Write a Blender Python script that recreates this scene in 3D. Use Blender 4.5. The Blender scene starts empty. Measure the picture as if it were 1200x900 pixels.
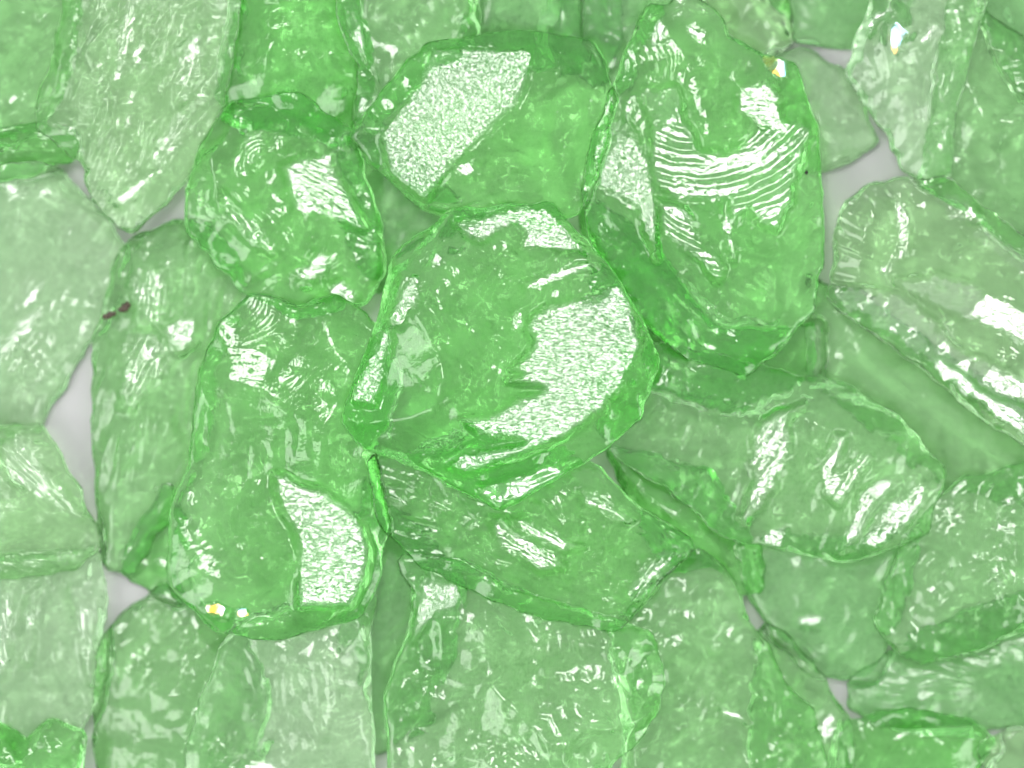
import bpy, math, random
import numpy as np

# ------------------------------------------------------------------ units
# The frame is 1200 x 900 "steps" of 0.1 mm: a 12 cm wide patch of crushed glass.
U = 0.0001
CAM_Z = 0.62            # camera height above the table
REF_Z = 0.020           # height at which the frame is exactly 12 cm wide
LAMP_TILT, LAMP_AZ = math.radians(21), math.radians(112)
LAMP_D, LAMP_R = 0.60, 0.080
LAMP = np.array([math.sin(LAMP_TILT) * math.cos(LAMP_AZ), math.sin(LAMP_TILT) * math.sin(LAMP_AZ), math.cos(LAMP_TILT)]) * LAMP_D

sc = bpy.context.scene
col = sc.collection

# ------------------------------------------------------------------ noise
def _hash(ix, iy, seed):
    h = (ix * 374761393 + iy * 668265263 + seed * 974711) & 0xffffffff
    h = ((h ^ (h >> 13)) * 1274126177) & 0xffffffff
    return (h ^ (h >> 16)) & 0xffff

def noise(x, y, seed):
    ix = np.floor(x).astype(np.int64); iy = np.floor(y).astype(np.int64)
    fx = x - ix; fy = y - iy
    ux = fx * fx * fx * (fx * (6 * fx - 15) + 10); uy = fy * fy * fy * (fy * (6 * fy - 15) + 10)
    def g(a, b):
        t = _hash(ix + a, iy + b, seed) * (2 * math.pi / 65536.0)
        return np.cos(t) * (fx - a) + np.sin(t) * (fy - b)
    return 1.5 * ((g(0, 0) * (1 - ux) + g(1, 0) * ux) * (1 - uy) + (g(0, 1) * (1 - ux) + g(1, 1) * ux) * uy)

def fbm(x, y, seed, o=3):
    r = 0; a = 1.0
    for k in range(o):
        r = r + a * noise(x * 2 ** k, y * 2 ** k, seed + 17 * k); a *= .5
    return r

def ridged(x, y, seed):
    """Creased relief: shallow conchoidal hollows that meet in sharp ridges."""
    wx = x + 12 * noise(x / 50, y / 50, seed + 3); wy = y + 12 * noise(x / 50, y / 50, seed + 4)
    return -7 * np.abs(noise(wx / 75, wy / 75, seed)) - 3.5 * np.abs(noise(wx / 33, wy / 33, seed + 1)) + 3

def hackle(x, y, seed, rnd):
    """Patches of fine straight or fanned tear lines."""
    r = 0
    for k in range(3):
        a = rnd.uniform(0, math.pi); u = x * math.cos(a) + y * math.sin(a); v = -x * math.sin(a) + y * math.cos(a)
        v = v + 6 * noise(x / 60, y / 60, seed + k) + .004 * u * v
        r = r + (1.5 * fbm(u / 60, v / 7.5, seed + 11 + k, 2)) * smooth(.22, .6, noise(x / 70, y / 70, seed + 21 + k))
    return r

def smooth(a, b, x):
    t = np.clip((x - a) / (b - a), 0, 1)
    return t * t * (3 - 2 * t)

# ------------------------------------------------------------------ outlines
def refine(poly, rough, seed, rounds=1, grow=0):
    """Rounded corners, then a fine broken edge."""
    p = np.array(poly, float)
    for _ in range(rounds):
        n = np.roll(p, -1, 0)
        q = np.empty((len(p) * 2, 2)); q[0::2] = p * .97 + n * .03; q[1::2] = p * .03 + n * .97
        p = q
    out = []
    for a, b in zip(p, np.roll(p, -1, 0)):
        L = np.hypot(*(b - a)); k = max(1, int(L / 5))
        for i in range(k): out.append(a + (b - a) * i / k)
    p = np.array(out)
    if rough or grow:
        t = np.roll(p, -1, 0) - np.roll(p, 1, 0)
        nrm = np.stack([t[:, 1], -t[:, 0]], 1) / (np.hypot(t[:, 0], t[:, 1])[:, None] + 1e-9)
        w = .6 * fbm(p[:, 0] / 26, p[:, 1] / 26, seed, 3) - 2.6 * np.abs(noise(p[:, 0] / 38, p[:, 1] / 38, seed + 5)) - .5 * np.abs(noise(p[:, 0] / 15, p[:, 1] / 15, seed + 6)) + .7
        sgn = 1 if (p[:, 0] * np.roll(p[:, 1], -1) - p[:, 1] * np.roll(p[:, 0], -1)).sum() > 0 else -1
        p = p + nrm * (w * rough * sgn + grow * sgn)[:, None]
    return p

def sdf(poly, X, Y):
    """Signed distance, positive inside."""
    P = np.stack([X.ravel(), Y.ravel()], 1)
    A = poly; B = np.roll(poly, -1, 0)
    best = np.full(len(P), 1e18); inside = np.zeros(len(P), bool)
    for a, b in zip(A, B):
        d = b - a; L2 = d @ d
        if L2 < 1e-12: continue
        t = np.clip(((P - a) @ d) / L2, 0, 1)
        q = P - a - t[:, None] * d
        best = np.minimum(best, (q * q).sum(1))
        c = (a[1] > P[:, 1]) != (b[1] > P[:, 1])
        if abs(d[1]) > 1e-12:
            inside ^= c & (P[:, 0] < a[0] + (P[:, 1] - a[1]) * d[0] / d[1])
    return (np.sqrt(best) * np.where(inside, 1, -1)).reshape(X.shape)

def edge_planes(poly, grow):
    """Point, inward normal and length of each side of the outline's hull, short sides merged."""
    pts = sorted(set(map(tuple, poly)))
    def half(ps):
        h = []
        for p in ps:
            while len(h) > 1 and (h[-1][0] - h[-2][0]) * (p[1] - h[-2][1]) - (h[-1][1] - h[-2][1]) * (p[0] - h[-2][0]) <= 0: h.pop()
            h.append(p)
        return h
    lo, hi = half(pts), half(pts[::-1]); hull = lo[:-1] + hi[:-1]
    c = np.mean(hull, 0); out = []
    for a, b in zip(hull, hull[1:] + hull[:1]):
        d = np.subtract(b, a); L = math.hypot(*d)
        if L < 16: continue
        n = np.array([-d[1], d[0]]) / L
        if n @ (c - a) < 0: n = -n
        out.append((np.array(a) - n * grow, n, L, d / L))
    return out

def snap(d, X, Y, step):
    """Cells inside a distance field; the border vertices are pulled on to the contour."""
    ins = d > 0
    cell = (ins[:-1, :-1].astype(int) + ins[1:, :-1] + ins[:-1, 1:] + ins[1:, 1:]) >= 2
    # only keep cells whose corners lie near the contour at worst
    used = np.zeros(d.shape, int)
    for a in (0, 1):
        for b in (0, 1):
            used[a:d.shape[0] - 1 + a, b:d.shape[1] - 1 + b] += cell
    border = (used > 0) & (used < 4)
    gy, gx = np.gradient(d, step)
    m = np.hypot(gx, gy) + 1e-6
    X2 = X.copy(); Y2 = Y.copy()
    k = np.clip(d, -2 * step, 2 * step) / m
    X2[border] -= (k * gx / m)[border]; Y2[border] -= (k * gy / m)[border]
    return cell, used > 0, border, X2, Y2

# ------------------------------------------------------------------ materials
def nodes_of(name):
    m = bpy.data.materials.new(name); m.use_nodes = True
    nt = m.node_tree; nt.nodes.clear()
    out = nt.nodes.new('ShaderNodeOutputMaterial')
    def N(t, **kw):
        n = nt.nodes.new(t)
        for k, v in kw.items():
            if k in n.inputs: n.inputs[k].default_value = v
            else: setattr(n, k, v)
        return n
    return m, nt, out, N

def glass_material(name, skin, tint, density, frost, frost_col, bump=.4, rough=.03, streak=0.0, ang=0.0):
    """SKIN colours what passes the surface, TINT and DENSITY what crosses the body."""
    m, nt, out, N = nodes_of(name); L = nt.links.new
    tc = N('ShaderNodeTexCoord'); P = tc.outputs['Object']
    def math_(op, a, b, **kw):
        n = N('ShaderNodeMath', operation=op, **kw)
        for k, v in enumerate((a, b)):
            if isinstance(v, (int, float)): n.inputs[k].default_value = v
            else: L(v, n.inputs[k])
        return n.outputs[0]
    def noise_(scale, detail, src=P, **kw):
        n = N('ShaderNodeTexNoise', Scale=scale, Detail=detail, Roughness=.6, **kw); L(src, n.inputs['Vector']); return n.outputs['Fac']
    grain = noise_(2900.0, 1.0); dimple = noise_(420.0, 3.0)
    # relief in metres: grain, dimples, small pits, tear lines, and the pattern of the bright faces
    h = math_('MULTIPLY', grain, bump * .00006)
    h = math_('ADD', h, math_('MULTIPLY', dimple, bump * .00009))
    pv = N('ShaderNodeTexVoronoi', Scale=620.0); L(P, pv.inputs['Vector'])
    pr = N('ShaderNodeMapRange', interpolation_type='SMOOTHSTEP'); pr.inputs['From Max'].default_value = .22; L(pv.outputs['Distance'], pr.inputs['Value'])
    h = math_('ADD', h, math_('MULTIPLY', pr.outputs['Result'], .00005))
    if streak:
        mp = N('ShaderNodeMapping'); mp.inputs['Rotation'].default_value = (0, 0, ang); mp.inputs['Scale'].default_value = (1.0, 8.0, 1.0)
        L(P, mp.inputs['Vector']); h = math_('ADD', h, math_('MULTIPLY', noise_(130.0, 3.0, mp.outputs['Vector'], Distortion=.6), streak * .0006))
    at = N('ShaderNodeAttribute', attribute_name='pit')
    h = math_('ADD', h, math_('MULTIPLY', math_('MULTIPLY', noise_(1500.0, 0.0), at.outputs['Fac']), .0005))
    b = N('ShaderNodeBump', Strength=1.0, Distance=1.0); L(h, b.inputs['Height']); nrm = b.outputs['Normal']
    rg = N('ShaderNodeMapRange'); rg.inputs['To Min'].default_value = rough * .3; rg.inputs['To Max'].default_value = rough * 2.2
    L(dimple, rg.inputs['Value'])
    g = N('ShaderNodeBsdfPrincipled'); g.inputs['Base Color'].default_value = (*skin, 1)
    g.inputs['Transmission Weight'].default_value = 1; g.inputs['IOR'].default_value = 1.5
    L(rg.outputs['Result'], g.inputs['Roughness']); L(nrm, g.inputs['Normal'])
    # micro-cracks scatter a little light in the surface; cloudy areas and a fine sugar-like grain
    df = N('ShaderNodeBsdfDiffuse', Color=(*frost_col, 1)); tl = N('ShaderNodeBsdfTranslucent', Color=(*frost_col, 1)); L(nrm, df.inputs['Normal'])
    mx = N('ShaderNodeMixShader'); mx.inputs[0].default_value = .45
    L(df.outputs[0], mx.inputs[1]); L(tl.outputs[0], mx.inputs[2])
    fm = N('ShaderNodeMapRange'); fm.inputs['From Min'].default_value = .3; fm.inputs['From Max'].default_value = .72
    fm.inputs['To Min'].default_value = frost * .4; fm.inputs['To Max'].default_value = min(.95, frost * 1.5); L(noise_(130.0, 4.0), fm.inputs['Value'])
    gr = N('ShaderNodeMapRange'); gr.inputs['From Min'].default_value = .50; gr.inputs['From Max'].default_value = .68
    gr.inputs['To Min'].default_value = .75; gr.inputs['To Max'].default_value = 1.7; L(grain, gr.inputs['Value'])
    ms = N('ShaderNodeMixShader'); L(math_('MULTIPLY', fm.outputs['Result'], gr.outputs['Result'], use_clamp=True), ms.inputs[0])
    L(g.outputs[0], ms.inputs[1]); L(mx.outputs[0], ms.inputs[2])
    # pale grains of glass dust
    vo = N('ShaderNodeTexVoronoi', Scale=760.0); L(P, vo.inputs['Vector'])
    sc_ = N('ShaderNodeSeparateColor'); L(vo.outputs['Color'], sc_.inputs[0])
    sp = math_('LESS_THAN', vo.outputs['Distance'], math_('MULTIPLY', math_('SUBTRACT', sc_.outputs[0], .70), .36))
    du = N('ShaderNodeBsdfDiffuse', Color=(.62, .86, .58, 1)); m2 = N('ShaderNodeMixShader')
    L(math_('MULTIPLY', sp, .4), m2.inputs[0]); L(ms.outputs[0], m2.inputs[1]); L(du.outputs[0], m2.inputs[2])
    L(m2.outputs[0], out.inputs['Surface'])
    va = N('ShaderNodeVolumeAbsorption', Color=(*tint, 1), Density=density)
    L(va.outputs[0], out.inputs['Volume'])
    return m

def face_material(name, scale, lo, hi, stretch=1.0, ang=.0, rough=.08, refl=.05, distort=.5, tint_scale=0):
    """Polished fracture face: a bright skin broken up by a fine pattern of pits or ripples."""
    m, nt, out, N = nodes_of(name); L = nt.links.new
    tc = N('ShaderNodeTexCoord'); mp = N('ShaderNodeMapping')
    mp.inputs['Rotation'].default_value = (0, 0, ang); mp.inputs['Scale'].default_value = (1, stretch, 1); L(tc.outputs['Object'], mp.inputs['Vector'])
    n = N('ShaderNodeTexNoise', Scale=scale, Detail=1.0, Roughness=.5, Distortion=distort); L(mp.outputs['Vector'], n.inputs['Vector'])
    r = N('ShaderNodeMapRange'); r.inputs['From Min'].default_value = lo; r.inputs['From Max'].default_value = hi
    r.inputs['To Min'].default_value = refl * .22; r.inputs['To Max'].default_value = refl; L(n.outputs['Fac'], r.inputs['Value'])
    b = N('ShaderNodeBump', Strength=1.0, Distance=.00006); L(n.outputs['Fac'], b.inputs['Height'])
    gl = N('ShaderNodeBsdfGlossy', Color=(1, 1, 1, 1), Roughness=rough)
    if tint_scale:                                    # split-light sparkle: warm and cool colours painted into the gloss by noise
        q = N('ShaderNodeTexNoise', Scale=tint_scale, Detail=1.0); L(tc.outputs['Object'], q.inputs['Vector'])
        cr = N('ShaderNodeValToRGB'); e = cr.color_ramp.elements
        e[0].position = .38; e[0].color = (1, .42, .04, 1); e[1].position = .62; e[1].color = (.35, .62, 1, 1)
        k = e.new(.47); k.color = (1, .93, .62, 1); k = e.new(.53); k.color = (1, 1, 1, 1)
        L(q.outputs['Fac'], cr.inputs['Fac']); L(cr.outputs[0], gl.inputs['Color'])
    L(b.outputs['Normal'], gl.inputs['Normal'])
    tr = N('ShaderNodeBsdfTransparent')
    mx = N('ShaderNodeMixShader'); L(r.outputs['Result'], mx.inputs[0])
    L(tr.outputs[0], mx.inputs[1]); L(gl.outputs[0], mx.inputs[2]); L(mx.outputs[0], out.inputs['Surface'])
    return m

FROST = (.28, .74, .21)
GL = {
    'mid':   glass_material('green_glass', (.67, .958, .605), (.16, .94, .10), 14, .07, FROST, rough=.08),
    'rich':  glass_material('rich_green_glass', (.53, .938, .45), (.12, .93, .07), 18, .05, (.22, .70, .15), rough=.05),
    'deep':  glass_material('deep_green_glass', (.55, .935, .47), (.09, .94, .04), 20, .09, (.18, .67, .11)),
    'pale':  glass_material('pale_green_glass', (.80, .98, .75), (.26, .93, .22), 11, .10, (.46, .82, .41), rough=.10),
    'clear': glass_material('clear_green_glass', (.70, .975, .62), (.15, .93, .10), 14, .0, (.5, .84, .44), bump=.10, rough=.01),
    'streak': glass_material('streaky_green_glass', (.73, .965, .66), (.19, .93, .13), 12, .07, (.36, .79, .29), streak=.25, ang=1.25, rough=.08),
    'dull':  glass_material('dull_green_glass', (.66, .957, .60), (.2, .92, .15), 15, .16, (.28, .65, .25), rough=.14),
}
FACE = {'speck': 1.0, 'rip': 1.0, 'worm': 1.0, 'arc': .15, 'clean': .25, 'silver': .2, 'glint': .6}
FM = {
    'speck': face_material('pitted_fracture_face', 2900, .36, .58, refl=.055),
    'rip':   face_material('rippled_fracture_face', 1600, .36, .56, stretch=2.2, ang=.35, refl=.055),
    'worm':  face_material('crazed_fracture_face', 1150, .40, .54, stretch=1.9, ang=.12, distort=1.2, refl=.055),
    'arc':   face_material('banded_fracture_face', 1500, .30, .50, refl=.04),
    'clean': face_material('bright_fracture_face', 1000, .34, .52, stretch=3.0, ang=.6, refl=.045),
    'silver': face_material('silver_fracture_face', 1100, .30, .50, stretch=4.0, ang=.52, refl=.10),
    'glint':  face_material('tinted_glint_face', 900, .2, .4, refl=.09, tint_scale=520.0),
}

# ------------------------------------------------------------------ the pile
FIELD_STEP = 4
FX = np.arange(-260, 1461, FIELD_STEP); FY = np.arange(-260, 1161, FIELD_STEP)
pile = np.zeros((len(FY), len(FX)))          # height of the pile so far, in steps
STEP = 1.9
HEIGHTS = {}

def half_slope(px, py, z):
    """Gradient (in picture axes, y down) of a face that mirrors the lamp into the lens."""
    p = np.array([(px - 600) * U, (450 - py) * U, z * U])
    v = np.array([0, 0, CAM_Z]) - p; l = LAMP - p
    h = v / np.linalg.norm(v) + l / np.linalg.norm(l)
    return np.array([-h[0] / h[2], h[1] / h[2]])

def chunk(label, poly, T=80, mat='mid', seed=1, tilt=None, faces=(), rough=2.2, nf=5, streak=None, wav=1.0, steep=(.25, .6), sink=.36, hk=.22, grow=7):
    # sides that run out of the frame end unevenly
    jr = random.Random(seed * 7 + 1)
    poly = [(x + (jr.uniform(-15, 70) * (1 if x > 600 else -1) if x < -40 or x > 1240 else 0), y + (jr.uniform(-15, 70) * (1 if y > 450 else -1) if y < -40 or y > 940 else 0)) for x, y in poly]
    rnd = random.Random(seed); rough_poly = refine(poly, rough, seed, grow=grow)
    cx, cy = rough_poly.mean(0)
    x0, y0 = rough_poly.min(0) - 6; x1, y1 = rough_poly.max(0) + 6
    X, Y = np.meshgrid(np.arange(x0, x1, STEP), np.arange(y0, y1, STEP))
    d = sdf(rough_poly, X, Y)
    cell, used, border, X, Y = snap(d, X, Y, STEP)
    d = np.where(border, 0, np.maximum(d, 0))
    size = math.sqrt((d > 0).sum()) * STEP
    top_h, bot_h = T * (1 - sink), T * sink
    hs = half_slope(cx, cy, 200)
    # --- upper side: a main face cut by inclined fracture planes
    if tilt is None:
        while True:
            a = rnd.uniform(0, 2 * math.pi); s = rnd.uniform(.03, .22); tilt = (s * math.cos(a), s * math.sin(a))
            if math.hypot(tilt[0] - hs[0], tilt[1] - hs[1]) > .19: break
    else:
        tilt = (hs[0] + tilt[0], hs[1] + tilt[1])
    wx = X + 4 * fbm(X / 60, Y / 60, seed + 5, 2); wy = Y + 4 * fbm(X / 60, Y / 60, seed + 6, 2)
    z = top_h + tilt[0] * (wx - cx) + tilt[1] * (wy - cy)
    for (ax, ay), (nx, ny), L, (dx, dy) in edge_planes(poly, grow):
        s = rnd.choice((.2, .28, .35, .45, .6, .9, 1.6)) * rnd.uniform(.85, 1.15)
        if L < 38: s = max(s, 1.0)
        gx_, gy_ = nx * s, ny * s
        if math.hypot(gx_ - hs[0], gy_ - hs[1]) < .13: s *= 1.6
        if rnd.random() < .55:      # a shell-shaped hollow with ribs instead of a plane
            t_ = rnd.uniform(-.3, .3) * L; out_ = rnd.uniform(8, 45)
            fx_, fy_ = ax + dx * (L / 2 + t_) - nx * out_, ay + dy * (L / 2 + t_) - ny * out_
            r = np.hypot(wx - fx_, wy - fy_); Rr = out_ + top_h / s * rnd.uniform(.9, 1.3) + 15
            pl = top_h * (np.maximum(r, 0) / Rr) ** rnd.uniform(1.3, 1.9) - top_h * (out_ / Rr) ** 1.6 + rnd.uniform(1, 4)
            wl = rnd.uniform(9, 22)
            pl = pl + rnd.uniform(.15, .5) * np.sin(2 * math.pi * (r + 5 * noise(X / 40, Y / 40, seed + 90)) / wl) * smooth(-.4, .4, noise(X / 55, Y / 55, seed + 91))
        else:
            pl = rnd.uniform(0, 3) + s * ((wx - ax) * nx + (wy - ay) * ny)
        e = .7
        z = -e * np.logaddexp(-z / e, -pl / e)
    z = z + ridged(X, Y, seed + 60) * wav * .55
    z = z + wav * (1.1 * fbm(X / 55, Y / 55, seed + 1, 3) + .08 * fbm(X / 9, Y / 9, seed + 2, 2))
    z = z + hk * wav * hackle(X, Y, seed + 80, rnd)
    if streak:
        ang, wl, amp = streak
        u = X * math.cos(ang) + Y * math.sin(ang); v = -X * math.sin(ang) + Y * math.cos(ang)
        v = v + 14 * fbm(X / 120, Y / 120, seed + 9, 2)
        z = z + amp * fbm(u / (wl * 9), v / wl, seed + 3, 3) * smooth(-.5, .5, fbm(X / 80, Y / 80, seed + 4, 2) + .2)
    rimk = 2.4 + 2.0 * fbm(X / 70, Y / 70, seed + 7, 2)
    rim = np.clip(rimk * .5 + .2, .55, 2.2) * d + 1
    e = 1.6
    z = -e * np.logaddexp(-z / e, -rim / e)
    # --- bright fracture faces, each turned so that it mirrors the lamp
    fmasks = []
    for f in faces:
        fp = refine(f['p'], f.get('rough', 3), seed + 31, f.get('rounds', 1))
        fd = sdf(fp, X, Y)
        fs = fd
        if f.get('ragged'): fd = fd + f['ragged'] * fbm(X / 11, Y / 7, seed + 33, 3) - f['ragged'] * .3
        c = fp.mean(0); g = half_slope(c[0], c[1], 200) + np.array(f.get('off', (0, 0)))
        pl = g[0] * (X - c[0]) + g[1] * (Y - c[1])
        band = (np.abs(fs) < 5) & used
        if not band.any(): continue
        pl = pl + (z - pl)[band].mean()
        if 'arc' in f:
            ax, ay, wl, amp = f['arc']
            r = np.hypot(X - ax, Y - ay); th = np.arctan2(Y - ay, X - ax)
            r = r + 2.5 * noise(r / 21, th * 1.4, seed + 45) + 2 * fbm(X / 30, Y / 30, seed + 41, 2)
            pl = pl + amp * (np.sin(2 * math.pi * r / wl) + .35 * np.sin(2 * math.pi * r / wl * 2.3 + 3 * noise(X / 60, Y / 60, seed + 46))) * (.65 + .9 * noise(r / 24, th * 2.2, seed + 42))
        if 'hack' in f:
            ang, wl, amp = f['hack']
            u = X * math.cos(ang) + Y * math.sin(ang); v = -X * math.sin(ang) + Y * math.cos(ang)
            pl = pl + amp * fbm(u / (wl * 6), v / wl, seed + 43, 2)
        pl = pl + .5 * f.get('curve', 1) * fbm(X / 60, Y / 60, seed + 44, 2)
        pl = np.minimum(pl, 3.5 * d + 1)
        w = smooth(-9, 3, fs)
        z = z * (1 - w) + pl * w
        fmasks.append((fd, f))
    z = np.maximum(z, np.minimum(d * .4, 3))
    z[border] = 0
    # --- under side
    zb = bot_h + 0 * X
    for (ax, ay), (nx, ny), L, (dx, dy) in edge_planes(poly, grow):
        s = rnd.choice((.12, .2, .3, .45, .8)) * rnd.uniform(.85, 1.15)
        pl = rnd.uniform(0, 2) + s * ((X - ax) * nx + (Y - ay) * ny)
        zb = -1.0 * np.logaddexp(-zb / 1.0, -pl / 1.0)
    zb = zb + 1.3 * ridged(X, Y, seed + 70) + 1.6 * fbm(X / 40, Y / 40, seed + 50, 3)
    zb = -2 * np.logaddexp(-zb / 2, -(.8 * d + 1) / 2)
    zb = np.maximum(zb, np.minimum(d * .3, 2)); zb[border] = 0; z[border] = 0
    # --- let it settle into the hollows of what lies below: touching surfaces follow each other, nothing cuts through
    P = pile.copy()
    for ax in (0, 1): P = np.maximum(P, np.maximum(np.roll(P, 1, ax), np.roll(P, -1, ax)))
    for ax in (0, 1): P = (P + np.roll(P, 1, ax) + np.roll(P, -1, ax)) / 3
    gx_ = np.clip((X - FX[0]) / FIELD_STEP, 0, len(FX) - 1.01); gy_ = np.clip((Y - FY[0]) / FIELD_STEP, 0, len(FY) - 1.01)
    i0 = gx_.astype(int); j0 = gy_.astype(int); fx = gx_ - i0; fy = gy_ - j0
    under = ((P[j0, i0] * (1 - fx) + P[j0, i0 + 1] * fx) * (1 - fy) + (P[j0 + 1, i0] * (1 - fx) + P[j0 + 1, i0 + 1] * fx) * fy) + 1.0
    deep = used & (d > min(26, d.max() * .5))
    base = max(0.6, float((under + 7 - z)[deep].max()), float(np.percentile((under + zb)[used], 35)))
    if float(under[used].max()) < 2: base = float(zb[used].max()) + .6
    floor_ = np.maximum(under - base, -zb)
    z = np.maximum(z, floor_ + np.minimum(d * .5, 9))
    zb = -floor_
    z[border] = floor_[border]
    ii = np.rint((X - FX[0]) / FIELD_STEP).astype(int).clip(0, len(FX) - 1); jj = np.rint((Y - FY[0]) / FIELD_STEP).astype(int).clip(0, len(FY) - 1)
    np.maximum.at(pile, (jj[used], ii[used]), (z + base)[used])
    # --- mesh: vertices on top, then the inner ones of the under side
    k = (CAM_Z - base * U) / (CAM_Z - REF_Z) * U
    oz = max(0., base - float(zb[used].max())) * U
    def to_local(Xa, Ya, Za): return np.stack([(Xa - cx) * k, (cy - Ya) * k, (Za + base) * U - oz], -1)
    it = -np.ones(d.shape, int); it[used] = np.arange(used.sum())
    ib = it.copy(); inner = used & ~border
    ib[inner] = used.sum() + np.arange(inner.sum())
    V = np.concatenate([to_local(X[used], Y[used], z[used]), to_local(X[inner], Y[inner], -zb[inner])])
    r, c = np.nonzero(cell)
    quad = lambda I, flip: np.stack([I[r, c], I[r + 1, c], I[r + 1, c + 1], I[r, c + 1]][::-1 if flip else 1], 1)
    F = np.concatenate([quad(it, False), quad(ib, True)])
    o = make('glass_chunk', V, F, GL[mat])
    pit = np.zeros(d.shape)
    for fd, f in fmasks: pit = np.maximum(pit, FACE[f.get('m', 'speck')] * smooth(-3, 1, fd))
    at = o.data.attributes.new('pit', 'FLOAT', 'POINT')
    at.data.foreach_set('value', np.concatenate([pit[used], np.zeros(inner.sum())]).astype(np.float32))
    o.location = ((cx - 600) * k, (450 - cy) * k, oz)
    o['label'] = label; o['category'] = 'glass chunk'; o['group'] = 'crushed green glass chunks'
    for fd, f in fmasks:
        fd = np.minimum(fd, d - 1.5); fd = np.where(used, fd, -5)
        fc, fu, fb, X2, Y2 = snap(fd, X, Y, STEP)
        fc = fc & cell
        if fc.sum() < 4: continue
        fu = np.zeros(d.shape, bool)
        for a in (0, 1):
            for b in (0, 1): fu[a:d.shape[0] - 1 + a, b:d.shape[1] - 1 + b] |= fc
        I = -np.ones(d.shape, int); I[fu] = np.arange(fu.sum())
        # height at the pulled border vertices, to first order
        gy, gx = np.gradient(z, STEP); Z2 = z + gx * (X2 - X) + gy * (Y2 - Y)
        Z2 = np.where(np.abs(Z2 - z) < 3, Z2, z)
        rr, cc = np.nonzero(fc)
        Q = np.stack([I[rr, cc], I[rr + 1, cc], I[rr + 1, cc + 1], I[rr, cc + 1]], 1)
        fo = make({'speck': 'pitted_face', 'rip': 'rippled_face', 'worm': 'rippled_face', 'arc': 'banded_face', 'glint': 'tinted_glint'}.get(f.get('m', 'speck'), 'bright_facet'), to_local(X2[fu], Y2[fu], Z2[fu] + .5), Q, FM[f.get('m', 'speck')])
        fo.parent = o
        if 'label' in f: fo['label'] = f['label']
    HEIGHTS[label] = (base, base + float(z[used].max()))
    return o

def make(name, V, F, mat):
    me = bpy.data.meshes.new(name)
    me.vertices.add(len(V)); me.vertices.foreach_set('co', np.ascontiguousarray(V, dtype=np.float32).ravel())
    me.loops.add(F.size); me.loops.foreach_set('vertex_index', np.ascontiguousarray(F, dtype=np.int32).ravel())
    me.polygons.add(len(F)); me.polygons.foreach_set('loop_start', np.arange(0, F.size, 4, dtype=np.int32))
    me.update(calc_edges=True); me.validate()
    me.polygons.foreach_set('use_smooth', np.ones(len(me.polygons), dtype=bool))
    me.materials.append(mat)
    o = bpy.data.objects.new(name, me); col.objects.link(o)
    return o

# ---- lowest layer, lying on the table
chunk('deep green wedge at the bottom of the gap below the tall crinkled chunk', [(196,570),(215,620),(214,700),(180,690),(146,668),(165,620)], 45, 'deep', 101)
chunk('vivid green sunken chunk below the flash sliver at the top', [(270,-90),(274,30),(258,108),(272,140),(330,150),(400,165),(440,100),(425,20),(415,-90)], 60, 'deep', 102)
chunk('dull sunken wedge between the fan faced chunk and the rectangular flash chunk', [(400,170),(445,150),(520,225),(560,265),(500,320),(440,340),(405,270)], 50, 'dull', 103)
chunk('grey green sunken chunk at the top edge left of the banded chunk', [(655,-90),(650,20),(635,60),(690,95),(712,78),(722,40),(722,-90)], 45, 'dull', 104)
chunk('soft pale chunk behind the iridescent sparkle right of the banded chunk', [(905,70),(940,62),(985,85),(1008,120),(1022,165),(995,184),(955,198),(925,200),(895,150)], 50, 'pale', 105)
chunk('blurred green chunk at the top edge left of the bubbled chunk', [(890,-90),(900,-10),(935,45),(1000,52),(1050,40),(1070,-90)], 50, 'dull', 106)
chunk('pale frosted block at the lower left corner with vertical streaks', [(-90,655),(55,650),(112,650),(119,700),(116,770),(110,820),(92,858),(62,842),(20,890),(-90,900)], 50, 'pale', 107, streak=(1.45, 7, 2),
      faces=[dict(p=[(2,695),(18,688),(16,740),(10,790),(0,790)], m='clean', ragged=5, hack=(1.5,6,1.5)),
             dict(p=[(32,700),(46,690),(44,740),(36,775),(30,770)], m='clean', ragged=6, hack=(1.5,6,1.5)),
             dict(p=[(84,690),(108,680),(112,740),(108,800),(98,770)], m='clean', ragged=8, hack=(1.5,6,1.5))])
chunk('small dark green corner chunk at the bottom left edge', [(-90,835),(0,850),(30,872),(60,850),(95,862),(88,920),(70,990),(-90,990)], 40, 'deep', 108)
chunk('dark sunken chunk in the slot left of the dull bottom chunk', [(420,560),(480,600),(540,680),(530,760),(500,840),(440,880),(405,760)], 45, 'dull', 109)
chunk('dull square faced block below the stroke flashed chunk', [(872,640),(925,630),(1000,635),(1075,625),(1058,700),(1040,745),(1015,792),(958,785),(925,755),(893,718),(880,700)], 50, 'dull', 110,
      faces=[dict(p=[(936,722),(966,720),(962,728),(938,732)], m='clean', ragged=2)])
chunk('vivid green wedge under the pointed tip of the silver streaked chunk', [(715,525),(830,550),(885,640),(890,690),(868,690),(830,665),(790,670),(750,610)], 45, 'deep', 111)
chunk('deep green sunken chunk between the ripple flashed chunk and the banded chunk', [(680,230),(740,260),(840,380),(905,385),(955,385),(950,445),(860,480),(760,450),(700,350)], 60, 'deep', 112)
chunk('smooth green band below the clear streaked chunk', [(948,330),(1010,350),(1080,400),(1150,450),(1200,490),(1290,560),(1290,620),(1200,590),(1110,570),(1040,520),(985,480),(950,450)], 55, 'mid', 113)
chunk('long blurred chunk along the lower right edge below the speckled chunk', [(1000,800),(1040,770),(1110,730),(1200,700),(1290,700),(1290,840),(1200,846),(1110,850),(1025,845),(1000,825)], 50, 'dull', 114, streak=(.05, 8, 2))
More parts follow.
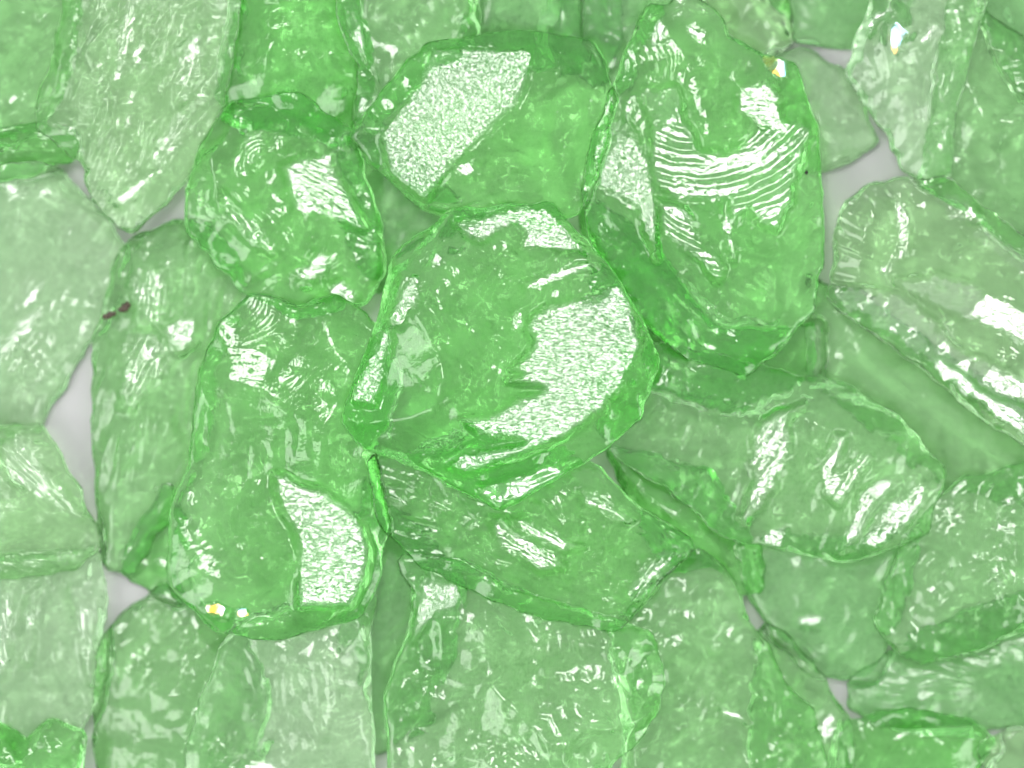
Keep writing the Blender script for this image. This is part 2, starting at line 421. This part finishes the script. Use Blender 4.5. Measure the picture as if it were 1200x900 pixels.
chunk('deep green chunk at the bottom edge near the lower right corner', [(990,850),(1060,835),(1140,850),(1160,872),(1140,900),(1125,990),(985,990)], 45, 'deep', 115)
chunk('clear greyish chunk in the bottom right corner', [(1150,875),(1185,858),(1290,845),(1290,990),(1180,990),(1165,920)], 40, 'clear', 116)
chunk('pale green piece in the upper left corner', [(-90,-90),(105,-90),(98,0),(84,70),(70,112),(45,150),(0,170),(-90,175)], 55, 'mid', 117)
chunk('yellowish bright sliver right of the tall ridge chunk at the bottom edge', [(895,735),(925,752),(958,795),(992,850),(1006,990),(900,990),(880,850)], 55, 'mid', 118,
      faces=[dict(p=[(905,885),(915,868),(932,860),(938,872),(930,905),(908,905)], m='clean', ragged=4), dict(p=[(950,850),(975,835),(985,855),(965,870)], m='clean', ragged=7)])
chunk('dark transparent block at the top edge above the rectangular flash', [(538,-90),(540,70),(600,90),(680,80),(672,20),(676,-90)], 60, 'dull', 119)
chunk('grey green sunken chunk at the top edge between the dark block and the banded chunk', [(690,-90),(690,40),(712,110),(735,100),(760,40),(800,-20),(800,-90)], 45, 'dull', 120)
chunk('small dim grey green chunk at the top edge right of the banded chunk', [(820,-90),(830,0),(868,46),(900,62),(925,50),(915,-20),(925,-90)], 40, 'clear', 121)
# ---- middle layer
chunk('dark streaked sliver poking in from the left edge', [(-90,158),(0,158),(50,150),(85,162),(90,172),(80,184),(40,196),(0,206),(-90,212)], 40, 'deep', 130, streak=(.1, 6, 2.5))
chunk('broad pale slab at the left edge below the dark sliver', [(-90,210),(0,202),(35,198),(70,201),(96,232),(126,264),(142,292),(133,330),(118,370),(92,412),(72,448),(54,480),(40,502),(0,512),(-90,520)], 75, 'pale', 131, streak=(-1.15, 10, 1.5), nf=4,
      faces=[dict(p=[(0,405),(20,378),(42,360),(50,366),(30,395),(8,420)], m='arc', ragged=6, arc=(60,450,7,.6)),
             dict(p=[(30,360),(40,340),(50,330),(44,352)], m='clean', ragged=3), dict(p=[(5,215),(24,212),(26,225),(12,232)], m='clean', ragged=5)])
chunk('two faced wedge at the left edge below the broad pale slab', [(-90,495),(0,504),(45,503),(68,536),(90,576),(107,618),(110,642),(85,663),(40,669),(0,672),(-90,668)], 60, 'streak', 132, streak=(.7, 9, 2),
      faces=[dict(p=[(0,520),(20,510),(48,540),(76,575),(96,605),(70,598),(40,575),(10,560)], m='clean', ragged=9, hack=(.75,8,1.8)),
             dict(p=[(-10,658),(50,655),(85,648),(108,632),(100,648),(80,662),(-10,669)], m='clean', ragged=5)])
chunk('plain green chunk at the top edge beside the white flash sliver', [(398,-90),(400,10),(414,60),(428,76),(420,140),(440,150),(500,90),(548,60),(556,40),(552,-90)], 70, 'mid', 133,
      faces=[dict(p=[(400,-12),(420,-12),(422,25),(431,72),(424,62),(410,36)], m='clean', rough=1)])
chunk('pale piece in the top right corner', [(1145,-90),(1150,5),(1172,60),(1200,110),(1290,130),(1290,-90)], 60, 'dull', 134)
chunk('large dark green chunk at the right edge below the top right corner', [(1118,-20),(1165,30),(1290,95),(1290,350),(1200,300),(1145,250),(1085,215),(1092,140)], 85, 'mid', 135, nf=4, wav=1.6)
chunk('crinkled edged chunk with a dull left face below the two sparkles', [(125,990),(116,880),(120,800),(124,745),(148,722),(190,692),(218,690),(290,720),(310,800),(300,990)], 65, 'mid', 136, wav=2)
chunk('speckled broad chunk at the right edge', [(1062,640),(1088,600),(1130,566),(1200,548),(1290,540),(1290,742),(1200,735),(1150,756),(1078,772),(1048,757),(1030,725),(1044,680)], 80, 'mid', 137, wav=2.2)
chunk('dark chunk with long white stroke flashes right of centre', [(700,440),(745,402),(860,424),(990,456),(1050,492),(1104,552),(1082,620),(1002,655),(850,624),(780,565),(730,535),(695,488)], 85, 'mid', 138, tilt=(.08,-.02), nf=5, streak=(2.1, 9, 1.6),
      faces=[dict(p=[(895,492),(942,474),(922,500),(924,532),(906,572),(874,612),(867,606),(884,560),(878,512)], m='clean', ragged=7, hack=(2.1, 9, 1.0)),
             dict(p=[(978,510),(992,510),(977,553),(986,560),(1010,532),(1020,534),(992,576),(983,592),(964,577),(960,547)], m='clean', rough=1, ragged=4, hack=(2.1, 9, .6)),
             dict(p=[(1008,577),(1030,562),(1054,564),(1022,590),(1001,640),(985,642)], m='clean', rough=1, ragged=4, hack=(2.1, 9, .6)),
             dict(p=[(1000,641),(1042,590),(1080,568),(1089,572),(1066,610),(1026,642)], m='clean', ragged=5, hack=(2.1, 9, .7)),
             dict(p=[(900,620),(922,614),(916,640),(888,644)], m='clean', ragged=3)])
chunk('tall ridge chunk at the bottom edge right of the dull bottom chunk', [(700,990),(735,890),(730,800),(715,740),(755,690),(798,656),(820,650),(846,665),(862,702),(872,732),(896,760),(912,800),(946,832),(962,882),(962,990)], 80, 'mid', 139, wav=1.6,
      faces=[dict(p=[(848,735),(858,732),(856,748),(849,748)], m='clean'), dict(p=[(842,825),(868,838),(875,846),(846,836)], m='clean', ragged=3)])
chunk('pale smooth slab at the bottom edge left of the dark slot', [(215,990),(225,880),(242,820),(262,765),(280,735),(340,715),(415,690),(436,700),(431,745),(428,800),(433,860),(430,990)], 80, 'pale', 140, nf=4,
      faces=[dict(p=[(285,900),(310,890),(330,893),(330,912),(285,912)], m='arc')])
chunk('long striated slab at the upper left with its tip pointing down', [(80,-90),(80,5),(68,66),(52,105),(48,150),(95,182),(106,200),(106,214),(118,236),(140,262),(156,266),(186,240),(216,205),(246,150),(263,96),(273,40),(284,-90)], 85, 'streak', 141, streak=(-1.1, 8, 3.2), nf=4,
      faces=[dict(p=[(136,88),(150,60),(172,50),(170,72),(148,92),(136,96)], m='clean', ragged=7, off=(.02,0)),
             dict(p=[(150,-10),(172,-20),(158,40),(146,80),(140,60)], m='clean', ragged=7, hack=(-1.15,7,1.5)),
             dict(p=[(213,62),(238,30),(232,100),(212,128),(205,110)], m='clean', ragged=9, hack=(-1.15,7,1.5)),
             dict(p=[(176,186),(200,142),(226,120),(214,165),(190,200),(172,215)], m='clean', ragged=9, hack=(-1.0,6,1.5)),
             dict(p=[(136,236),(165,212),(190,196),(172,216),(146,240)], m='clean', ragged=3)])
chunk('tall chunk with crinkled white patch left of centre', [(158,285),(205,264),(246,268),(280,300),(290,345),(275,390),(256,430),(246,480),(232,540),(206,590),(170,640),(152,666),(128,661),(122,610),(116,540),(114,470),(116,402),(128,356),(140,310)], 85, 'mid', 142, tilt=(.08,.03), streak=(1.8, 9, 2.5),
      faces=[dict(p=[(152,325),(190,318),(196,345),(188,372),(170,390),(160,372)], m='clean', ragged=9, hack=(1.7, 9, 1.6)),
             dict(p=[(194,382),(210,372),(230,376),(228,400),(214,416),(200,410)], m='worm', ragged=3),
             dict(p=[(150,395),(180,385),(198,412),(195,440),(176,450),(158,480),(142,480),(146,430)], m='clean', ragged=9, hack=(2.0, 8, 2))])
chunk('dull veined chunk filling the bottom middle with a small white flash', [(470,655),(540,665),(600,700),(680,722),(730,736),(758,744),(773,790),(766,830),(742,866),(702,902),(690,990),(478,990),(462,905),(456,820),(471,770),(486,735),(488,690)], 80, 'mid', 143, tilt=(-.07,.05), wav=2,
      faces=[dict(p=[(497,672),(508,682),(532,684),(539,700),(534,710),(512,718),(494,738),(484,752),(489,715)], m='speck', rough=1.5)])
# ---- upper layer
chunk('compact chunk with a white fan shaped face upper left of centre', [(220,242),(238,178),(272,124),(352,117),(412,160),(440,262),(448,318),(424,352),(350,370),(288,340),(224,268)], 85, 'rich', 150, tilt=(-.02,.085), wav=2,
      faces=[dict(p=[(330,196),(350,187),(386,183),(394,200),(410,232),(429,269),(395,259),(370,250),(348,247),(343,232),(338,213)], m='clean', rough=1.5, hack=(.45, 9, .7)),
             dict(p=[(285,165),(298,150),(308,160),(300,190),(288,210),(280,200)], m='arc', ragged=6, arc=(310,190,10,.9)),
             dict(p=[(345,318),(375,296),(392,300),(372,325),(358,338)], m='clean', ragged=8),
             dict(p=[(262,225),(300,262),(330,290),(320,300),(290,280),(262,250)], m='clean', ragged=9, hack=(.8,8,1.6)),
             dict(p=[(386,336),(400,328),(415,345),(414,365),(402,368)], m='clean', ragged=6)])
chunk('large plain green chunk with a crazed white patch left of the centre bottom', [(238,440),(258,386),(296,350),(350,362),(394,350),(442,385),(470,440),(450,500),(430,530),(447,620),(440,674),(420,717),(330,743),(258,738),(203,682),(204,600),(228,545)], 95, 'rich', 251, tilt=(.08,.02), nf=5, wav=.6,
      faces=[dict(p=[(323,556),(335,556),(352,570),(374,573),(402,592),(426,618),(434,642),(427,680),(411,710),(352,711),(352,640),(345,616),(330,596),(323,576)], m='worm', rough=1.5),
             dict(p=[(238,708),(256,706),(264,714),(262,722),(244,716)], m='glint', ragged=2), dict(p=[(276,712),(288,711),(292,720),(282,724)], m='glint', ragged=2)])
chunk('pointed chunk with silver streaks just below centre', [(438,540),(530,508),(640,512),(700,553),(742,597),(809,638),(782,668),(722,734),(620,714),(500,662),(448,608)], 80, 'rich', 152, tilt=(.02,.085), streak=(.45, 8, 2.5),
      faces=[dict(p=[(574,608),(588,609),(612,630),(650,648),(662,664),(632,666),(592,642),(578,630)], m='clean', ragged=4, hack=(.5, 7, 1)),
             dict(p=[(603,610),(625,612),(684,640),(660,648),(625,628)], m='clean', ragged=3, hack=(.5, 7, .8)),
             dict(p=[(735,690),(752,660),(790,640),(798,646),(770,680),(745,706)], m='clean', ragged=10, hack=(-.8, 7, 1.6)),
             dict(p=[(680,575),(700,582),(745,608),(735,614),(690,592)], m='clean', ragged=3, hack=(.5, 6, 1))])
chunk('chunk with a large rectangular speckled white face at the top', [(416,160),(470,86),(505,55),(600,42),(692,52),(712,98),(707,155),(676,248),(640,264),(590,250),(548,260),(498,240),(440,190)], 95, 'rich', 153, tilt=(.08,.0), nf=5,
      faces=[dict(p=[(508,58),(540,57),(575,60),(622,61),(617,95),(602,125),(580,146),(546,176),(521,206),(498,233),(475,216),(457,200),(449,160),(470,130),(495,100)], m='speck', rough=1.2),
             dict(p=[(532,196),(548,192),(556,202),(545,210),(533,206)], m='clean', ragged=3)])
chunk('chunk covered in curved white bands in the upper right', [(731,82),(747,40),(762,12),(782,15),(800,-3),(834,13),(850,44),(892,70),(928,80),(952,150),(958,240),(960,300),(946,364),(902,414),(870,434),(800,410),(738,360),(694,272),(688,222),(700,158)], 105, 'rich', 154, tilt=(.0,.09), nf=5,
      faces=[dict(p=[(752,108),(790,104),(802,140),(816,178),(850,182),(890,152),(935,138),(951,158),(932,200),(926,236),(908,270),(888,262),(878,238),(856,262),(848,236),(800,236),(768,218),(763,190),(766,150)], m='arc', arc=(818,62,17,1.0), ragged=3, label='fracture face of curved concentric ripples'),
             dict(p=[(768,236),(802,246),(822,286),(852,312),(840,330),(814,302),(784,276),(770,262)], m='arc', arc=(870,140,13,.8), ragged=3),
             dict(p=[(728,138),(742,155),(759,190),(767,230),(770,304),(760,284),(745,242),(720,226),(700,216),(696,170),(714,145)], m='speck', rough=1.5, ragged=3),
             dict(p=[(868,102),(905,98),(922,150),(892,152),(866,130)], m='clean', ragged=4),
             dict(p=[(848,236),(856,262),(862,300),(856,306),(846,262)], m='clean', ragged=2),
             dict(p=[(768,30),(778,26),(782,45),(772,52)], m='clean', ragged=3), dict(p=[(805,30),(830,38),(828,50),(808,44)], m='clean', ragged=5),
             dict(p=[(893,66),(903,60),(922,72),(918,90),(900,84)], m='glint', ragged=2, label='small sparkle with painted warm and cool tint')])
chunk('clear bubbled chunk at the top edge near the right with sparkles', [(998,86),(1006,52),(1020,24),(1052,-50),(1090,-90),(1160,-90),(1150,0),(1132,60),(1114,140),(1108,205),(1085,217),(1060,192),(1040,152),(1011,112)], 90, 'pale', 155, tilt=(.09,.04), wav=2.2,
      faces=[dict(p=[(1038,36),(1050,28),(1060,40),(1058,62),(1046,68),(1040,52)], m='glint', ragged=2, label='small sparkle with painted warm and cool tint'),
             dict(p=[(1072,50),(1092,30),(1098,34),(1080,56)], m='clean'), dict(p=[(1012,30),(1036,12),(1040,16),(1016,36)], m='clean'), dict(p=[(1118,12),(1130,10),(1128,38),(1116,42)], m='clean', ragged=4)])
chunk('big clear colourless streaked chunk at the right edge', [(979,332),(984,276),(991,246),(1013,224),(1060,213),(1110,216),(1142,242),(1184,272),(1290,335),(1290,575),(1200,515),(1160,490),(1110,450),(1060,410),(1020,381),(990,361),(972,346)], 100, 'clear', 156, tilt=(-.01,-.05), streak=(.52, 11, 2.6), wav=.8, hk=.2,
      faces=[dict(p=[(976,338),(1010,340),(1060,350),(1100,385),(1150,430),(1200,470),(1290,530),(1290,575),(1200,511),(1160,486),(1110,446),(1060,406),(1020,377),(985,356)], m='silver', ragged=6, hack=(.64, 9, .6)),
             dict(p=[(1050,330),(1100,325),(1140,334),(1200,366),(1290,410),(1290,440),(1240,420),(1180,392),(1110,362)], m='silver', ragged=5, hack=(.5, 8, .5)),
             dict(p=[(1110,418),(1150,422),(1210,450),(1290,490),(1290,515),(1200,478),(1150,452)], m='silver', ragged=5, hack=(.5, 8, .5)),
             dict(p=[(1132,270),(1160,270),(1290,345),(1290,365),(1230,340),(1170,302)], m='clean', ragged=3, hack=(.5, 8, 1.2)),
             dict(p=[(1045,230),(1062,250),(1066,290),(1040,322),(1032,318),(1052,290),(1050,262)], m='clean', ragged=3, hack=(1.9, 7, 1.0)),
             dict(p=[(1095,226),(1130,232),(1150,255),(1140,262),(1110,252)], m='arc', ragged=5, arc=(1100,215,10,.9))])
chunk('largest central chunk with ripple marked white faces', [(466,302),(533,250),(642,242),(704,310),(749,376),(766,425),(746,486),(704,522),(655,552),(585,594),(500,547),(428,518),(406,492),(440,402)], 115, 'rich', 157, tilt=(.07,-.05), nf=5, steep=(.25,.45),
      faces=[dict(p=[(640,362),(680,352),(722,335),(736,350),(746,380),(749,410),(736,440),(706,480),(662,510),(640,522),(600,536),(545,553),(527,546),(540,534),(590,526),(615,517),(562,506),(543,490),(572,490),(602,474),(640,456),(594,446),(612,438),(596,434),(616,420),(626,402),(616,386),(626,370)], m='rip', rounds=0, rough=2, ragged=3, label='large white fracture face with fine ripples'),
             dict(p=[(534,262),(560,257),(590,250),(615,242),(640,244),(666,270),(690,296),(640,292),(612,289),(620,270),(600,264),(562,282),(548,276)], m='rip', rough=1.5, ragged=3),
             dict(p=[(613,332),(640,323),(690,307),(698,312),(662,326),(618,341)], m='clean', rough=1, ragged=2),
             dict(p=[(480,322),(494,324),(490,352),(478,376),(470,384),(454,382),(468,350)], m='speck', rounds=0, ragged=4),
             dict(p=[(452,384),(462,400),(452,420),(447,450),(440,474),(414,470),(411,466),(440,410)], m='speck', rounds=0, ragged=4),
             dict(p=[(562,574),(600,561),(650,549),(668,556),(642,576),(582,592)], m='arc', ragged=3, hack=(-.3, 6, .7)),
             dict(p=[(600,372),(610,366),(612,380),(602,388)], m='clean', ragged=2)])

# ------------------------------------------------------------------ specks of dirt
def grit(label, pts, r, rgb, seed):
    m, nt, out, N = nodes_of('grit'); L = nt.links.new
    p = N('ShaderNodeBsdfPrincipled'); p.inputs['Roughness'].default_value = .7
    n = N('ShaderNodeTexNoise', Scale=1500.0, Detail=4.0); tc = N('ShaderNodeTexCoord'); L(tc.outputs['Object'], n.inputs['Vector'])
    rp = N('ShaderNodeValToRGB'); rp.color_ramp.elements[0].color = (*[c * .4 for c in rgb], 1); rp.color_ramp.elements[1].color = (*[c * 1.8 for c in rgb], 1)
    L(n.outputs['Fac'], rp.inputs['Fac']); L(rp.outputs[0], p.inputs['Base Color']); L(p.outputs[0], out.inputs['Surface'])
    import bmesh
    bm = bmesh.new(); rnd = random.Random(seed)
    cx, cy = np.mean([q[0] for q in pts]), np.mean([q[1] for q in pts])
    base = 0
    for x, y, s in pts:
        i, j = int((x - FX[0]) / FIELD_STEP), int((y - FY[0]) / FIELD_STEP)
        base = max(base, pile[j - 1:j + 2, i - 1:i + 2].max())
    k = (CAM_Z - base * U) / (CAM_Z - REF_Z) * U
    for x, y, s in pts:
        res = bmesh.ops.create_icosphere(bm, subdivisions=3, radius=r * s * U)
        for v in res['verts']:
            f = 1 + .5 * float(noise(np.array([v.co.x / U / r * 1.1 + 7 * x]), np.array([v.co.y / U / r * 1.1 + v.co.z / U / r]), seed)[0])
            v.co *= f; v.co.z *= .7; v.co.x += (x - cx) * k; v.co.y += (cy - y) * k
    me = bpy.data.meshes.new('grit_grain'); bm.to_mesh(me); bm.free(); me.materials.append(m)
    for q in me.polygons: q.use_smooth = True
    o = bpy.data.objects.new('grit_grain', me); col.objects.link(o)
    o.location = ((cx - 600) * k, (450 - cy) * k, (base + r * .5) * U)
    o['label'] = label; o['category'] = 'grit'
grit('rusty brown grain lodged on the left edge of the tall crinkled chunk', [(123,371,.9), (129,369,1.15), (134,367,.7), (141,363,.8), (146,361,1.4), (150,357,.9)], 3.6, (.05, .038, .024), 3)
grit('tiny black speck at the right edge of the curved banded chunk', [(945,202,1)], 2, (.01, .012, .008), 4)

# ------------------------------------------------------------------ table
m, nt, out, N = nodes_of('pale_grey_table'); L = nt.links.new
p = N('ShaderNodeBsdfPrincipled'); p.inputs['Roughness'].default_value = .55
n = N('ShaderNodeTexNoise', Scale=60.0, Detail=6.0); tc = N('ShaderNodeTexCoord'); L(tc.outputs['Object'], n.inputs['Vector'])
rp = N('ShaderNodeValToRGB'); rp.color_ramp.elements[0].color = (.30, .305, .31, 1); rp.color_ramp.elements[1].color = (.36, .36, .36, 1)
L(n.outputs['Fac'], rp.inputs['Fac']); L(rp.outputs[0], p.inputs['Base Color']); L(p.outputs[0], out.inputs['Surface'])
me = bpy.data.meshes.new('tabletop')
s = .6
me.from_pydata([(-s, -s, 0), (s, -s, 0), (s, s, 0), (-s, s, 0), (-s, -s, -.03), (s, -s, -.03), (s, s, -.03), (-s, s, -.03)], [],
               [(0, 1, 2, 3), (7, 6, 5, 4), (4, 5, 1, 0), (5, 6, 2, 1), (6, 7, 3, 2), (7, 4, 0, 3)])
me.materials.append(m)
tb = bpy.data.objects.new('tabletop', me); col.objects.link(tb); tb['kind'] = 'structure'
tb['label'] = 'pale grey table surface showing in the gaps'

# ------------------------------------------------------------------ light
w = bpy.data.worlds.new('World'); sc.world = w; w.use_nodes = True
nt = w.node_tree; bg = nt.nodes['Background']
tc = nt.nodes.new('ShaderNodeTexCoord'); sx = nt.nodes.new('ShaderNodeSeparateXYZ'); rp = nt.nodes.new('ShaderNodeValToRGB')
mr = nt.nodes.new('ShaderNodeMapRange'); mr.inputs['From Min'].default_value = -.2; mr.inputs['From Max'].default_value = 1
dot = nt.nodes.new('ShaderNodeVectorMath'); dot.operation = 'DOT_PRODUCT'; dot.inputs[1].default_value = (-.35, .35, .87)
nt.links.new(tc.outputs['Generated'], dot.inputs[0]); nt.links.new(dot.outputs['Value'], mr.inputs['Value'])
nt.links.new(mr.outputs['Result'], rp.inputs['Fac']); nt.links.new(rp.outputs[0], bg.inputs['Color'])
rp.color_ramp.elements[0].color = (.42, .43, .44, 1); rp.color_ramp.elements[0].position = .15; rp.color_ramp.elements[1].color = (1, 1, 1, 1); rp.color_ramp.elements[1].position = .85
bg.inputs['Strength'].default_value = .95

ld = bpy.data.lights.new('lamp', 'AREA'); ld.shape = 'DISK'; ld.size = 2 * LAMP_R
ld.energy = 16 * math.pi * math.pi * LAMP_R ** 2; ld.color = (1, .985, .96)
lo = bpy.data.objects.new('lamp', ld); col.objects.link(lo); lo.location = LAMP
from mathutils import Vector
lo.rotation_euler = Vector(-LAMP).to_track_quat('-Z', 'Y').to_euler()

for az, el, size, dist, rad in ((200, 42, .42, .8, 4.5), (-25, 34, .34, .8, 5.0)):  # added soft lights, no known source, for sheen and contrast in the glass
    ld = bpy.data.lights.new('added_soft_light', 'AREA'); ld.shape = 'SQUARE'; ld.size = size; ld.energy = rad * math.pi * size * size; ld.color = (1, .99, .97)
    lo = bpy.data.objects.new('added_soft_light', ld); col.objects.link(lo)
    a, e = math.radians(az), math.radians(el)
    lo.location = (dist * math.cos(a) * math.cos(e), dist * math.sin(a) * math.cos(e), dist * math.sin(e))
    lo.rotation_euler = (-lo.location).to_track_quat('-Z', 'Y').to_euler()

# ------------------------------------------------------------------ camera
cd = bpy.data.cameras.new('camera'); cam = bpy.data.objects.new('camera', cd); col.objects.link(cam)
cam.location = (0, 0, CAM_Z); cd.sensor_width = 36; cd.lens = 36 * (CAM_Z - REF_Z) / .12
cd.clip_start = .01; cd.clip_end = 20
cd.dof.use_dof = True; cd.dof.focus_distance = CAM_Z - U * (max(h[1] for h in HEIGHTS.values()) - 35); cd.dof.aperture_fstop = cd.lens / 36
sc.camera = cam

sc.view_settings.view_transform = 'Standard'; sc.view_settings.look = 'None'; sc.view_settings.exposure = .58; sc.view_settings.gamma = 1
cy = sc.cycles
cy.max_bounces = 18; cy.transmission_bounces = 18; cy.glossy_bounces = 5; cy.diffuse_bounces = 3; cy.transparent_max_bounces = 24
cy.sample_clamp_indirect = 6; cy.caustics_reflective = True; cy.caustics_refractive = True; cy.blur_glossy = .3
cy.use_denoising = True; cy.use_adaptive_sampling = True; cy.adaptive_threshold = .06
